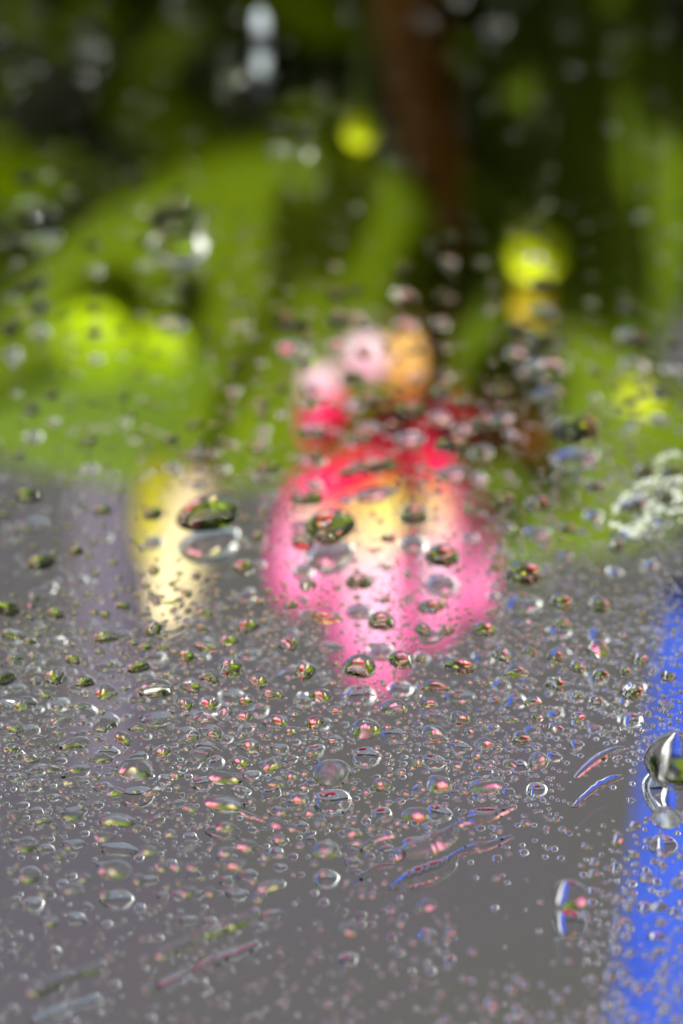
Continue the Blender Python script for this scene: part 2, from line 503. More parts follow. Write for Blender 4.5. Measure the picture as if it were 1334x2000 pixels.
def leaf_mesh(name, L, W, mat):
    vs, fs = [], []
    n = 6
    for j in range(n + 1):
        v_ = j / n
        pw = max(0.03, math.sin(math.pi * v_ ** 0.8)) * W
        for u in (-1, 0, 1):
            vs.append((u * pw, v_ * L, 0.18 * abs(u) * pw - 0.25 * L * v_ * v_))
    for j in range(n):
        for i in range(2):
            a = j * 3 + i
            fs.append((a, a + 1, a + 4, a + 3))
    m = bpy.data.meshes.new(name)
    m.from_pydata(vs, [], fs)
    m.polygons.foreach_set("use_smooth", [True] * len(m.polygons))
    uvl = m.uv_layers.new(name="UVMap")
    for lp in m.loops:
        c = vs[lp.vertex_index]
        uvl.data[lp.index].uv = (0.5 + c[0] / (2 * W), c[1] / L)
    m.materials.append(mat)
    return m


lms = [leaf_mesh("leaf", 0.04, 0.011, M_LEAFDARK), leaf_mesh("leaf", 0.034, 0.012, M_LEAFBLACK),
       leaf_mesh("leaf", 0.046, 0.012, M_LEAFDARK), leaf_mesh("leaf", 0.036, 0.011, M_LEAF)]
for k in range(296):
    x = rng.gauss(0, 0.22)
    o = bpy.data.objects.new("leaf", rng.choices(lms, (4, 3, 4, 1) if abs(x) < 0.10 else (1, 1, 1, 6))[0])  # dark colours in the middle, brighter ones to the sides as if sunlit
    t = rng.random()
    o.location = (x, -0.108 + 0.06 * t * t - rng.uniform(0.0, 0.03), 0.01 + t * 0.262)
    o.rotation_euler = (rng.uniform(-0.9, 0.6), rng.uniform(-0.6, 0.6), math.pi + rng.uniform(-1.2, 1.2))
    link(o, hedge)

# taller unseen hedges added round the bed to shut out the low sky on three sides
M_TEAL = principled("hedge_foliage", (0.03, 0.07, 0.022), 0.8, 0, (0.06, 0.13, 0.035), 9)


def big_hedge(a, b, h, depth, label):
    a, b = Vector(a), Vector(b)
    root = empty("added_hedge", (a + b) / 2, label, "hedge", "tall hedges added unseen round the flower bed")
    d = (b - a).normalized()
    nrm = Vector((-d.y, d.x, 0))
    L = (b - a).length
    vs, fs = [], []
    nx_, nz_ = int(L / 0.12), int(h / 0.12)
    for k in range(nz_ + 1):
        for i in range(nx_ + 1):
            q = a + d * (L * i / nx_) - nrm * (depth * 0.3 * (k / nz_) ** 3 + rng.uniform(0, 0.04)) + Vector((0, 0, h * k / nz_ + rng.uniform(-0.02, 0.02)))
            vs.append(q - root.location)
    for k in range(nz_):
        for i in range(nx_):
            p = k * (nx_ + 1) + i
            fs.append((p, p + 1, p + nx_ + 2, p + nx_ + 1))
    o_ = mesh_obj("dark_core", vs, fs, M_CORE, root, smooth=False)
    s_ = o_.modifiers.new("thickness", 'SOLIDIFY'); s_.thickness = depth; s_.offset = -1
    vs, fs = [], []
    for k in range(int(L * h * 900)):
        c = a + d * rng.uniform(0, L) + nrm * rng.uniform(-0.02, 0.06) + Vector((0, 0, h * rng.random() ** 0.9 + 0.03)) - root.location
        ax = Vector((rng.gauss(0, 1), rng.gauss(0, 1), rng.gauss(0, 1))).normalized()
        bx = ax.cross(Vector((rng.gauss(0, 1), rng.gauss(0, 1), rng.gauss(0, 1)))).normalized()
        r1, r2 = rng.uniform(0.02, 0.045), rng.uniform(0.012, 0.022)
        p = len(vs)
        vs += [c - ax * r1, c + bx * r2, c + ax * r1, c - bx * r2]
        fs.append((p, p + 1, p + 2, p + 3))
    f_ = mesh_obj("foliage", vs, fs, M_TEAL, root, smooth=False)
    f_["kind"] = "stuff"


big_hedge((1.1, 1.2, -0.012), (1.1, -2.2, -0.012), 1.1, 0.3, "tall green hedge added out of view to close the right side of the bed")
big_hedge((-1.5, -2.2, -0.012), (-1.5, 1.2, -0.012), 0.75, 0.3, "tall green hedge added out of view to close the left side of the bed")
big_hedge((1.4, -2.4, -0.012), (-1.8, -2.4, -0.012), 1.0, 0.3, "tall green hedge added out of view behind the camera's side of the bed")

# plant shade and a white glint built as solids, blue ribbed cloth, added white post
st = empty("mauve_shade_strip", Vector((above(212, 930, 1.07).x, 0.42, -0.012)), "mauve grey strip standing in for plant shade behind the hedge, left of the cream bud", "shade strip")
tube("shaft", [above(218, 1500, 1.07), above(214, 930, 1.07), Vector((above(212, 930, 1.07).x, 0.41, -0.02))], [0.0085, 0.0085, 0.0085], M_MAUVE, st)  # band of leaf and stem shade put in as a mauve shaft
pt = empty("white_glint", above(512, 20, 0.74), "narrow white glint painted in front of the dark hedge", "glint")
a, b = above(514, 60, 0.70), above(510, 150, 0.70)
patch("glint_blade", a, b, along(a, b, 24, 0.70), principled("glint_white", (0.36, 0.42, 0.46), 0.6), pt, profile=lambda v: 1.0 if v < 0.85 else 1.0 - (v - 0.85) * 4, cup=0, bow=0, thick=0.0006)  # bluish white glint put in as a narrow blade

bc = empty("blue_cloth", above(1300, 1600, 0.61), "ribbed blue cloth hanging right of the flowers", "cloth")
vs, fs = [], []
NR, NV = 37, 12
for j in range(NV + 1):
    t = j / NV
    py = 2300 - t * (2300 - 1130)
    d = 0.595 + 0.05 * t
    xl = 1150 + (1300 - 1150) * (t ** 0.9)
    for i in range(NR + 1):
        px = xl + i * 6.0
        p = above(px, py, d + 0.0012 * math.sin(i * 1.57) + 0.004 * math.sin(i * 0.16 + t * 2))
        vs.append(p - bc.location)
for j in range(NV):
    for i in range(NR):
        a = j * (NR + 1) + i
        fs.append((a, a + 1, a + NR + 2, a + NR + 1))
o = mesh_obj("cloth_sheet", vs, fs, M_BLUE, bc)
s = o.modifiers.new("thickness", 'SOLIDIFY'); s.thickness = 0.0006
wp = empty("added_post", (0.12, 0.17, -0.012), "white painted post added out of view right of the blue cloth", "post")
box("shaft", (0.106, 0.150, -0.012), (0.124, 0.168, 0.42), M_WHITE, wp, 0.003)  # unseen post added to give the drops their white streaks
box("cap", (0.102, 0.146, 0.42), (0.128, 0.172, 0.432), M_WHITE, wp, 0.003)

# ------------------------------------------------------------------ water drops
SINK = 0.00005                  # a drop's foot reaches this far into the glass, so light passes water > glass


def drop_mesh(name, outline, spine, H, thc=rad(74), rings=8, bump=None):
    """outline: list of 2-D points round the foot, spine: for each of them the 2-D point the surface closes to,
    H: crown height. The dome follows a spherical cap's profile."""
    n = len(outline)
    verts, faces, vv = [], [], []
    for k in range(rings + 1):
        t = 1 - k / rings
        rho = math.sin(t * thc) / math.sin(thc)
        zet = (math.cos(t * thc) - math.cos(thc)) / (1 - math.cos(thc))
        for i in range(n):
            p = spine[i][0] + (outline[i][0] - spine[i][0]) * rho
            q = spine[i][1] + (outline[i][1] - spine[i][1]) * rho
            h = H[i] if isinstance(H, list) else H
            z = zet * h
            if bump:
                z *= 1 + bump(p, q) * min(1, zet * 2)
            verts.append((p, q, z))
    top = [verts[rings * n + i] for i in range(n)]
    for k in range(rings):
        for i in range(n):
            j = (i + 1) % n
            if k == rings - 1 and not isinstance(H, list):
                continue
            faces.append((k * n + i, k * n + j, (k + 1) * n + j, (k + 1) * n + i))
    if not isinstance(H, list):                       # close to one crown point
        c = len(verts)
        verts.append((spine[0][0], spine[0][1], top[0][2]))
        for i in range(n):
            faces.append(((rings - 1) * n + i, (rings - 1) * n + (i + 1) % n, c))
    b0 = len(verts)
    for i in range(n):
        verts.append((outline[i][0], outline[i][1], -SINK))
    for i in range(n):
        j = (i + 1) % n
        faces.append((b0 + i, b0 + j, j, i))
    b1 = len(verts)
    for i in range(n):
        verts.append((outline[i][0], outline[i][1], -SINK))
    faces.append(tuple(b1 + i for i in reversed(range(n))))
    return verts, faces


def px_scale(x, y):
    p = on_mirror(x, y)
    return (p - CAM).dot(FWD) / FPX


def round_drop(x, y, L, W, phi, rng, n=30, rings=8, irr=0.05, hk=None):
    s = px_scale(x, y)
    W = max(W, 0.62 * L) if L < 46 else W
    a, b = 0.5 * L * s, 0.5 * W * s
    c, q = math.cos(rad(phi)), math.sin(rad(phi))
    hs = [(m, rng.uniform(-1, 1) * irr / (m - 1) ** 0.6, rng.uniform(0, 6.28)) for m in (2, 3, 4, 5)]
    outl = []
    bend, egg = rng.uniform(-0.26, 0.26) * min(1, irr * 12), rng.uniform(-0.22, 0.22) * min(1, irr * 12)
    for i in range(n):
        t = 2 * math.pi * i / n
        r = 1 + sum(A * math.cos(m * t + f) for m, A, f in hs)
        u, v_ = a * r * math.cos(t), b * r * math.sin(t) * (1 + egg * math.cos(t))
        v_ += bend * (u * u / a - 0.5 * a) * min(1.0, b / a + 0.2)
        outl.append((u * c - v_ * q, u * q + v_ * c))
    if hk is None:                                  # wetter, flatter beads towards the near end
        lo_, hi_ = (0.80, 1.0) if y < 1350 else ((0.55, 0.82) if y < 1490 else (0.42, 0.66))
        if L < 24 and y < 1490:
            lo_, hi_ = 0.44, 0.76
        hk = rng.uniform(lo_, hi_)
    k1, k2, f1 = rng.uniform(1.5, 3) / a, rng.uniform(1.5, 3) / b, rng.uniform(0, 6.28)
    amp = irr * 0.6
    bmp = lambda p, r_: amp * math.sin(k1 * p + f1) * math.cos(k2 * r_ + f1 * 2)
    thc = 2 * math.atan(hk)
    vs, fs = drop_mesh("d", outl, [(0, 0)] * n, hk * (a * b) ** 0.5 * (min(a, b) / max(a, b)) ** 0.35, min(thc, rad(85)), rings, bmp)
    p = on_mirror(x, y + 0.10 * W * 0.7)
    return vs, fs, Vector((p.x, p.y, 0))


def worm_drop(pts, rng, n_per=10, rings=6, hk=0.8):
    """A long wandering drop: spine through the listed (x, y, width) points of the photograph."""
    P = []
    for x, y, wd in pts:
        p = on_mirror(x, y)
        P.append((p.x, p.y, 0.5 * wd * px_scale(x, y)))
    o = Vector((sum(p[0] for p in P) / len(P), sum(p[1] for p in P) / len(P), 0))
    fine = []
    for k in range(len(P) - 1):                      # Catmull-Rom through the points
        p0, p1, p2, p3 = P[max(0, k - 1)], P[k], P[k + 1], P[min(len(P) - 1, k + 2)]
        for m in range(n_per):
            t = m / n_per
            fine.append([0.5 * (2 * p1[e] + (p2[e] - p0[e]) * t + (2 * p0[e] - 5 * p1[e] + 4 * p2[e] - p3[e]) * t * t
                               + (3 * p1[e] - p0[e] - 3 * p2[e] + p3[e]) * t ** 3) for e in range(3)])
    fine.append(list(P[-1]))
    for f in fine:
        f[0] -= o.x; f[1] -= o.y
        f[2] = max(f[2], 0.0002) * rng.uniform(0.94, 1.06)
    left, right = [], []
    for k, f in enumerate(fine):
        a, b = fine[max(0, k - 1)], fine[min(len(fine) - 1, k + 1)]
        d = Vector((b[0] - a[0], b[1] - a[1])).normalized()
        nrm = Vector((-d.y, d.x))
        left.append(((f[0] + nrm.x * f[2], f[1] + nrm.y * f[2]), (f[0], f[1]), f[2], d))
        right.append(((f[0] - nrm.x * f[2], f[1] - nrm.y * f[2]), (f[0], f[1]), f[2], d))
    outl, spine, H = [], [], []
    for q in right:
        outl.append(q[0]); spine.append(q[1]); H.append(q[2] * hk)
    f, d = fine[-1], right[-1][3]
    base = math.atan2(d.y, d.x)
    for m in range(1, 6):
        t = base - math.pi / 2 + math.pi * m / 6
        outl.append((f[0] + f[2] * math.cos(t), f[1] + f[2] * math.sin(t))); spine.append((f[0], f[1])); H.append(f[2] * hk)
    for q in reversed(left):
        outl.append(q[0]); spine.append(q[1]); H.append(q[2] * hk)
    f, d = fine[0], left[0][3]
    base = math.atan2(d.y, d.x)
    for m in range(1, 6):
        t = base + math.pi / 2 + math.pi * m / 6
        outl.append((f[0] + f[2] * math.cos(t), f[1] + f[2] * math.sin(t))); spine.append((f[0], f[1])); H.append(f[2] * hk)
    vs, fs = drop_mesh("d", outl, spine, H, 2 * math.atan(hk), rings)
    return vs, fs, o


def finish_drop(name, vs, fs, loc):
    m = bpy.data.meshes.new(name)
    m.from_pydata(vs, [], fs)
    m.polygons.foreach_set("use_smooth", [len(p.vertices) <= 4 for p in m.polygons])
    m.materials.append(M_WATER)
    m.update()
    o = bpy.data.objects.new(name, m)
    o.location = loc
    return link(o)


# drops read off the photograph: x, y, length, width (in photograph pixels, width as it lies on the glass), turn
MARK = [  # with a look of their own: (..., label, how others refer to it)
 (408, 1000, 132, 92, 24, "largest tilted green drop in front of the cream bud's reflection", "the large cream bud drop"),
 (646, 1025, 104, 82, 26, "large tilted oval drop with pink streaks over the left petal of the reflected flower", "the large left petal drop"),
 (592, 1058, 44, 44, 10, "round drop touching the lower left of the large tilted drop on the reflected petal", "the round touching drop"),
 (808, 1006, 60, 48, 0, "dark green oval drop high on the reflected flower beside its yellow centre", "the dark yellow centre drop"),
 (865, 1084, 64, 60, 0, "plump round dark drop with a white glint on the right of the reflected flower", "the plump white glint drop"),
 (702, 1136, 54, 38, 0, "flat bean shaped dark drop in the middle of the reflected flower", "the flat bean drop amid the flower"),
 (842, 1184, 52, 34, 8, "lens shaped dark drop low on the right petals of the reflected flower", "the lens shaped right petal drop"),
 (745, 1213, 54, 46, -5, "squat dark drop just above the tip of the reflected flower", "the squat drop above the flower tip"),
 (702, 1300, 66, 62, 0, "big round drop with pink stripes at the left of the reflected flower tip", "the big round drop at the flower tip"),
 (1022, 1120, 78, 58, 0, "domed drop glowing pink and yellow just right of the reflected flower", "the domed pink and yellow drop"),
 (1125, 838, 98, 66, 8, "large dark blurred drop on the green at the upper right", "the large blurred upper right drop"),
 (345, 425, 112, 110, 10, "huge out of focus drop on the green at the upper left", "the huge blurred upper left drop"),
 (1322, 1480, 130, 150, 10, "huge clear drop cut by the right edge over the blue strip", "the huge drop on the right edge"),
 (1300, 1592, 58, 62, 0, "round glassy drop on the blue strip below the huge edge drop", "the round blue strip drop"),
 (1115, 1742, 70, 84, 0, "tall round drop alone on the grey at the lower right", "the lone lower right drop"),
 (648, 1505, 78, 74, -18, "large drop with a dark green side and yellow glints below the flower", "the large drop below the flower"),
 (715, 1420, 58, 60, -12, "round drop with a pink heart under the flower tip", "the round drop under the flower tip"),
 (265, 1497, 72, 62, 0, "drop holding orange and yellow glints at the lower left", "the orange tinted drop"),
 (305, 1345, 72, 44, 8, "long flat drop with a bright green belly at the left", "the long green drop at the left"),
 (450, 1302, 54, 50, -15, "round green drop with pink top left of centre", "the round green drop"),
 (898, 1301, 64, 40, -4, "long low drop with pink stripes right of the flower tip", "the long low pink striped drop"),
 (812, 1588, 58, 42, 6, "smooth drop with one large pink spot at the lower middle", "the smooth pink spotted drop"),
 (858, 1530, 58, 50, -15, "pointed drop with a blue edge and pink heart at the lower middle", "the pointed blue edged drop"),
 (950, 1532, 74, 42, 6, "long pink and white drop at the lower right of centre", "the long pink and white drop"),
 (225, 1697, 70, 52, -5, "pale blurred round drop near the lower left corner", "the pale lower left drop"),
 (60, 1707, 46, 42, 0, "blurred drop with a blue glint at the far lower left", "the blue glinting left drop"),
 (53, 1647, 44, 44, 0, "blurred drop with a dark green side at the far left", "the dark green left drop"),
 (435, 1566, 74, 42, -8, "flat pink edged drop with a tail at the lower left of centre", "the flat tailed drop"),
 (637, 1657, 54, 50, 14, "drop with a blue and white glint at the lower middle", "the blue and white glinting drop"),
 (1235, 1348, 50, 46, 0, "clear drop with a pink right side beside the blue strip", "the clear drop by the blue strip"),
 (1167, 1266, 50, 38, -30, "slanted half green drop on the grey at the right", "the slanted half green drop"),
 (600, 973, 64, 38, 4, "long bean shaped drop at the top left of the reflected flower", "the long bean shaped drop"),
 (733, 909, 80, 38, 12, "long drop full of bright pink above the reflected flower", "the long bright pink drop"),
 (882, 869, 66, 42, 2, "dark oval drop over the red base of the reflected flower", "the dark red base drop"),
 (800, 803, 64, 42, -2, "blurred oval drop below the orange petal's reflection", "the blurred orange glint drop"),
 (571, 630, 72, 52, -12, "blurred drop with one pink and one white spot above the flower", "the pink and white blurred drop"),
 (1294, 967, 40, 32, -10, "dark drop sitting amid the white lichen crust", "the dark drop in the lichen"),
 (82, 1096, 60, 38, 26, "long tilted green drop on the grey at the far left", "the long tilted left drop"),
 (60, 966, 58, 36, 10, "blurred long drop just under the green at the far left", "the blurred long left drop"),
 (770, 1379, 54, 46, -6, "round drop with a pink crest to the right of the flower tip", "the pink crested drop"),
 (1050, 984, 54, 42, 4, "dark oval drop with pink top on the green right of the flower", "the dark pink topped drop"),
 (208, 1243, 52, 32, 4, "bright green oval drop with pink end left of the cream bud tip", "the bright green oval drop"),
]
PLAIN = [
 (10, 1003, 22, 22, 0), (200, 997, 34, 28, 5), (300, 1004, 42, 30, 15), (152, 1076, 31, 28, 10), (303, 1112, 21, 28, 0), (27, 1162, 16, 14, 0),
 (62, 1180, 18, 16, 0), (240, 1183, 32, 22, 5), (268, 1160, 16, 14, 0), (308, 1176, 19, 21, 0), (363, 1157, 23, 24, 20), (525, 913, 48, 28, 12),
 (505, 1047, 25, 22, -10), (476, 1107, 50, 38, 26), (382, 1124, 19, 20, 20), (425, 1126, 20, 16, 10), (601, 1142, 31, 34, 0), (568, 1180, 30, 22, 0),
 (508, 1174, 25, 20, -20), (348, 1094, 12, 10, 0), (435, 862, 24, 22, 0), (385, 893, 30, 22, 0), (677, 922, 46, 36, 6), (757, 1051, 26, 22, 0),
 (730, 1075, 19, 12, 5), (918, 995, 32, 34, -30), (965, 1108, 24, 20, 0), (797, 1165, 17, 17, 0), (752, 1172, 24, 14, 15), (988, 975, 34, 30, 0),
 (978, 1018, 24, 22, 0), (703, 856, 42, 30, 0), (690, 684, 34, 30, 20), (1254, 922, 42, 38, 0), (1311, 920, 42, 38, 10), (1162, 952, 40, 32, -5),
 (1108, 1032, 38, 32, -8), (1235, 988, 46, 32, 0), (1204, 1063, 32, 32, 0), (1273, 1048, 38, 30, -15), (1095, 1176, 50, 42, 8), (1170, 1182, 52, 40, -25),
 (1097, 1217, 42, 32, 10), (1035, 1273, 32, 22, -10), (1085, 1280, 38, 36, -15), (1007, 1311, 50, 40, 10), (1128, 1302, 38, 32, -35), (1085, 1335, 44, 34, 5),
 (1172, 1317, 40, 30, -15), (1220, 1311, 28, 26, -15), (1250, 1287, 34, 34, -30), (1305, 1320, 30, 28, -15), (1040, 1369, 40, 26, 4), (1162, 1366, 34, 28, -25),
 (1130, 1356, 30, 24, -15), (1050, 1400, 26, 22, 0), (1130, 1398, 30, 30, 15), (1085, 1420, 36, 28, -20), (1018, 1440, 38, 38, 10), (1050, 1485, 44, 44, -15),
 (1205, 1637, 26, 38, -15), (1160, 1682, 20, 24, 0), (1240, 1610, 24, 24, 0), (1320, 1722, 22, 26, 0), (1262, 1713, 30, 30, -15), (1238, 1668, 22, 20, 0),
 (1298, 1742, 18, 20, 0), (1286, 1770, 40, 24, 8), (1207, 1795, 24, 26, 0), (1225, 1770, 20, 20, 0), (1225, 1740, 24, 20, 0), (1290, 1800, 24, 24, 0),
 (826, 1229, 36, 34, -45), (873, 1230, 28, 24, 25), (945, 1228, 48, 40, 4), (783, 1287, 48, 48, 20), (980, 1279, 38, 42, 20), (850, 1341, 60, 30, -6),
 (838, 1373, 36, 28, -6), (898, 1401, 42, 38, -10), (847, 1431, 54, 46, -35), (945, 1451, 42, 30, -15), (817, 1484, 26, 32, -20), (890, 1493, 26, 24, -10),
 (930, 1475, 24, 22, -10), (965, 1365, 26, 24, 0), (942, 1333, 22, 18, -15), (915, 1332, 18, 14, 0), (822, 1287, 24, 24, 0),
 (640, 1206, 64, 28, -8), (485, 1221, 46, 34, 8), (400, 1197, 32, 22, 0), (395, 1226, 28, 22, -20), (447, 1249, 46, 28, 12), (403, 1262, 52, 30, -25),
 (365, 1281, 38, 36, 10), (395, 1286, 22, 18, -10), (565, 1256, 46, 38, 18), (410, 1322, 42, 36, -40), (505, 1329, 42, 34, 12), (595, 1309, 42, 46, -10),
 (375, 1340, 44, 34, -28), (363, 1374, 40, 32, -50), (532, 1355, 46, 28, -8), (480, 1366, 32, 32, -15), (625, 1356, 48, 36, -8), (408, 1371, 44, 34, -35),
 (440, 1386, 32, 28, 20), (480, 1396, 34, 30, 20), (400, 1401, 50, 30, 0), (545, 1405, 40, 30, -22), (575, 1393, 26, 20, -12), (615, 1409, 38, 40, 10),
 (655, 1387, 34, 20, -15), (568, 1426, 26, 26, -20), (420, 1432, 36, 38, -15), (375, 1435, 38, 30, -10), (515, 1436, 26, 22, -10), (490, 1456, 38, 32, 0),
 (395, 1471, 48, 42, 10), (530, 1491, 38, 44, -20), (470, 1487, 42, 30, -20),
 (15, 1188, 52, 42, -15), (110, 1198, 38, 30, -15), (300, 1226, 46, 38, 12), (28, 1238, 50, 28, -15), (60, 1252, 44, 36, 20), (30, 1286, 34, 26, 0),
 (270, 1301, 52, 32, 22), (145, 1286, 34, 32, -20), (8, 1322, 46, 42, -10), (110, 1319, 46, 42, 10), (70, 1329, 24, 22, -10), (207, 1350, 44, 46, -25),
 (165, 1331, 40, 34, 22), (50, 1372, 46, 42, 16), (205, 1413, 48, 42, 0), (120, 1403, 44, 30, 18), (160, 1377, 34, 22, 10), (115, 1429, 26, 20, -10),
 (70, 1446, 46, 30, 24), (145, 1451, 60, 36, 16), (240, 1441, 42, 34, -38), (320, 1465, 34, 34, 0), (90, 1356, 30, 22, 0), (270, 1420, 36, 26, -15),
 (285, 1263, 30, 22, 0), (318, 1265, 28, 20, -10), (195, 1270, 22, 18, 0), (185, 1195, 20, 18, 0), (165, 1232, 18, 15, 0), (260, 1255, 24, 16, 0),
 (30, 1420, 40, 30, 20), (25, 1460, 34, 28, 10), (60, 1480, 36, 28, -10), (200, 1480, 40, 30, -10), (150, 1500, 34, 24, 0), (100, 1500, 30, 24, 10),
 (145, 1526, 46, 32, 10), (65, 1528, 34, 24, -15), (40, 1516, 34, 26, 10), (185, 1515, 30, 24, 0), (225, 1545, 40, 28, -5), (300, 1545, 40, 26, 20),
 (205, 1632, 46, 26, -10), (290, 1660, 36, 28, 0), (315, 1692, 28, 26, -20), (118, 1668, 28, 24, 0), (30, 1588, 26, 28, 0), (140, 1590, 46, 28, 0),
 (230, 1600, 84, 34, -8), (85, 1600, 36, 28, 0), (25, 1700, 30, 32, 0), (145, 1735, 46, 32, -10), (270, 1715, 26, 28, 0), (90, 1740, 34, 28, 0),
 (440, 1516, 76, 36, -8), (540, 1528, 36, 30, -15), (585, 1557, 38, 36, -10), (570, 1513, 28, 28, -10), (370, 1577, 32, 26, -10), (480, 1650, 46, 32, -10),
 (545, 1636, 30, 24, -15), (460, 1687, 46, 34, -10), (525, 1728, 50, 32, 10), (345, 1512, 30, 24, 0), (360, 1522, 26, 22, -10), (440, 1613, 42, 28, 0),
 (520, 1670, 30, 22, -10), (375, 1650, 34, 32, 0), (365, 1738, 36, 30, -20), (410, 1740, 26, 26, 0), (505, 1790, 28, 26, 0), (550, 1585, 28, 24, -10),
 (605, 1585, 26, 24, -10), (595, 1535, 24, 20, 0), (590, 1510, 24, 22, 0), (380, 1690, 34, 26, 0), (345, 1690, 30, 28, 0),
 (745, 1531, 40, 38, -10), (697, 1645, 36, 26, 0), (680, 1813, 40, 36, 0), (835, 1765, 40, 34, 0), (765, 1773, 22, 22, 0), (880, 1816, 26, 26, 0),
 (782, 1508, 24, 18, 0), (790, 1548, 20, 18, -10), (790, 1612, 18, 14, 0), (755, 1598, 28, 20, 10), (690, 1625, 36, 26, -10), (940, 1560, 22, 18, 0),
 (905, 1545, 24, 18, -10), (1000, 1405, 28, 20, -5), (995, 1490, 30, 26, 0), (650, 1445, 26, 20, 0), (610, 1470, 28, 24, 0), (670, 1570, 24, 22, -10),
 (570, 428, 42, 36, 0), (836, 388, 60, 42, 0), (790, 585, 48, 42, 0), (662, 623, 46, 38, -10), (712, 633, 38, 32, 0), (605, 706, 36, 32, 0),
 (660, 575, 42, 36, 0), (565, 577, 50, 40, 0), (695, 567, 38, 34, 0), (785, 526, 38, 40, 0), (457, 711, 26, 24, 0), (915, 688, 32, 30, 0),
 (1058, 662, 56, 44, 16), (1070, 717, 58, 40, 10), (982, 766, 44, 34, 0), (857, 716, 34, 30, 0), (860, 763, 46, 36, 0), (605, 787, 48, 34, 8),
 (720, 782, 48, 34, 10), (690, 738, 44, 34, -10), (940, 829, 48, 36, 0), (1008, 640, 40, 34, 0), (850, 556, 32, 30, 0), (862, 580, 32, 30, 0),
 (1230, 602, 44, 34, 0), (1238, 662, 56, 44, 0), (60, 800, 36, 34, 20), (150, 812, 34, 32, 15), (75, 597, 38, 36, 20), (20, 640, 40, 44, 0),
 (332, 582, 62, 40, -5), (1045, 505, 46, 44, 0), (1290, 765, 40, 28, -15), (1255, 770, 22, 18, 0), (1060, 555, 50, 34, 0), (1330, 895, 30, 26, 0),
 (905, 786, 36, 28, 0), (610, 845, 54, 34, -15), (720, 850, 56, 38, -18), (240, 772, 24, 22, 0), (335, 860, 30, 30, 20), (175, 860, 30, 26, 0),
 (380, 830, 36, 22, 15), (515, 788, 26, 24, 0), (550, 757, 24, 22, 0), (1000, 795, 26, 22, 0), (1090, 770, 30, 22, 0), (1185, 795, 28, 26, 0),
 (80, 418, 70, 46, 10), (60, 560, 80, 30, 38), (510, 110, 40, 60, 0), (510, 182, 40, 40, 0), (650, 224, 56, 40, 0), (590, 248, 40, 36, 0),
 (543, 246, 34, 34, 0), (365, 250, 36, 36, 0), (440, 352, 38, 34, 0), (520, 350, 50, 36, 10), (970, 6, 46, 42, 0), (455, 105, 44, 44, 0),
 (1095, 335, 40, 36, 20), (1025, 300, 60, 36, 10), (160, 330, 90, 32, 5), (50, 350, 40, 36, 0), (170, 50, 60, 40, 0),
 (520, 296, 40, 44, 0), (230, 90, 46, 40, 0), (690, 506, 30, 26, 0), (180, 478, 36, 26, 10),
]
WORMS = [
 ([(1126, 1517, 13), (1142, 1502, 19), (1170, 1480, 23), (1198, 1466, 21), (1215, 1462, 14)], "long sausage shaped drop with a pink stripe at the right", "the sausage shaped drop"),
 ([(768, 1676, 16), (800, 1664, 50), (840, 1650, 60), (872, 1634, 46), (894, 1612, 18), (930, 1600, 30), (958, 1595, 26), (1000, 1578, 13)],
  "long wandering streak of water with pink and yellow glints at the lower middle", "the long wandering streak"),
 ([(690, 1674, 11), (715, 1650, 14), (742, 1636, 18), (768, 1632, 14)], "short thin streak of water left of the long wandering streak", "the short thin streak"),
 ([(316, 1866, 30), (350, 1850, 28), (375, 1838, 20), (415, 1818, 34), (460, 1804, 32), (500, 1786, 20)], "thin curved streak of water near the lower left", "the thin curved streak"),
 ([(70, 1936, 34), (110, 1918, 36), (145, 1904, 24), (185, 1893, 30)], "blurred streak of water in the lower left corner", "the blurred corner streak"),
 ([(322, 1177, 9), (338, 1176, 12), (352, 1168, 10)], "thin curved thread of water on the cream bud's reflection", "the cream bud water thread"),
 ([(470, 1584, 10), (485, 1592, 16), (500, 1597, 12), (516, 1604, 7)], "short slanting tail of water behind the flat drop", "the slanting tail of water"),
]
GROUP = "clear water drops standing on the mirror"
R = random.Random(11)
marks, singles = [], []
for (x, y, L, W, phi, lab, ref) in MARK:
    vs, fs, loc = round_drop(x, y, L, W, phi, R, 48, 12, 0.04)
    o = finish_drop("water_drop", vs, fs, loc)
    tag(o, lab, "water drop", GROUP)
    marks.append((x, y, ref))
    singles.append((x, y, L, W))
for pts, lab, ref in WORMS:
    vs, fs, loc = worm_drop(pts, R, hk=0.74 if pts[0][1] > 1800 else 0.46)
    o = finish_drop("water_streak", vs, fs, loc)
    tag(o, lab, "water drop", GROUP)
    mid = pts[len(pts) // 2]
    marks.append((mid[0], mid[1], ref))
    for q in pts:
        singles.append((q[0], q[1], q[2], q[2]))


# smaller drops strewn between them, as thick as in the photograph
def density(x, y):
    if y < 250: return 0.03
    if y < 600: return 0.05
    if y < 860: return 0.10 + 0.05 * (x > 850)
    if y < 1150:
        b = 0.22 if x < 560 else (0.45 if x < 960 else 0.8)
        return b
    if y < 1620:
        if 1100 < x < 1260 and y > 1440: return 0.10
        if x > 980 and y > 1520: return 0.22
        return 1.2
    if 880 < x < 1140 and y < 1900: return 0.04
    if x > 1140: return 0.5
    if 520 < x < 900: return 0.16
    return 0.2


def size_at(x, y, rng):
    u = rng.random()
    s = 5.0 + 12.0 * u ** 2.6 + (8.0 * rng.random() if rng.random() < (0.5 if 1100 < y < 1720 else 0.2) else 0)
    if 540 < x < 950 and 960 < y < 1330: s *= 0.72
    if y < 900: s *= 1.35
    if y > 1600: s *= 1.35
    return s


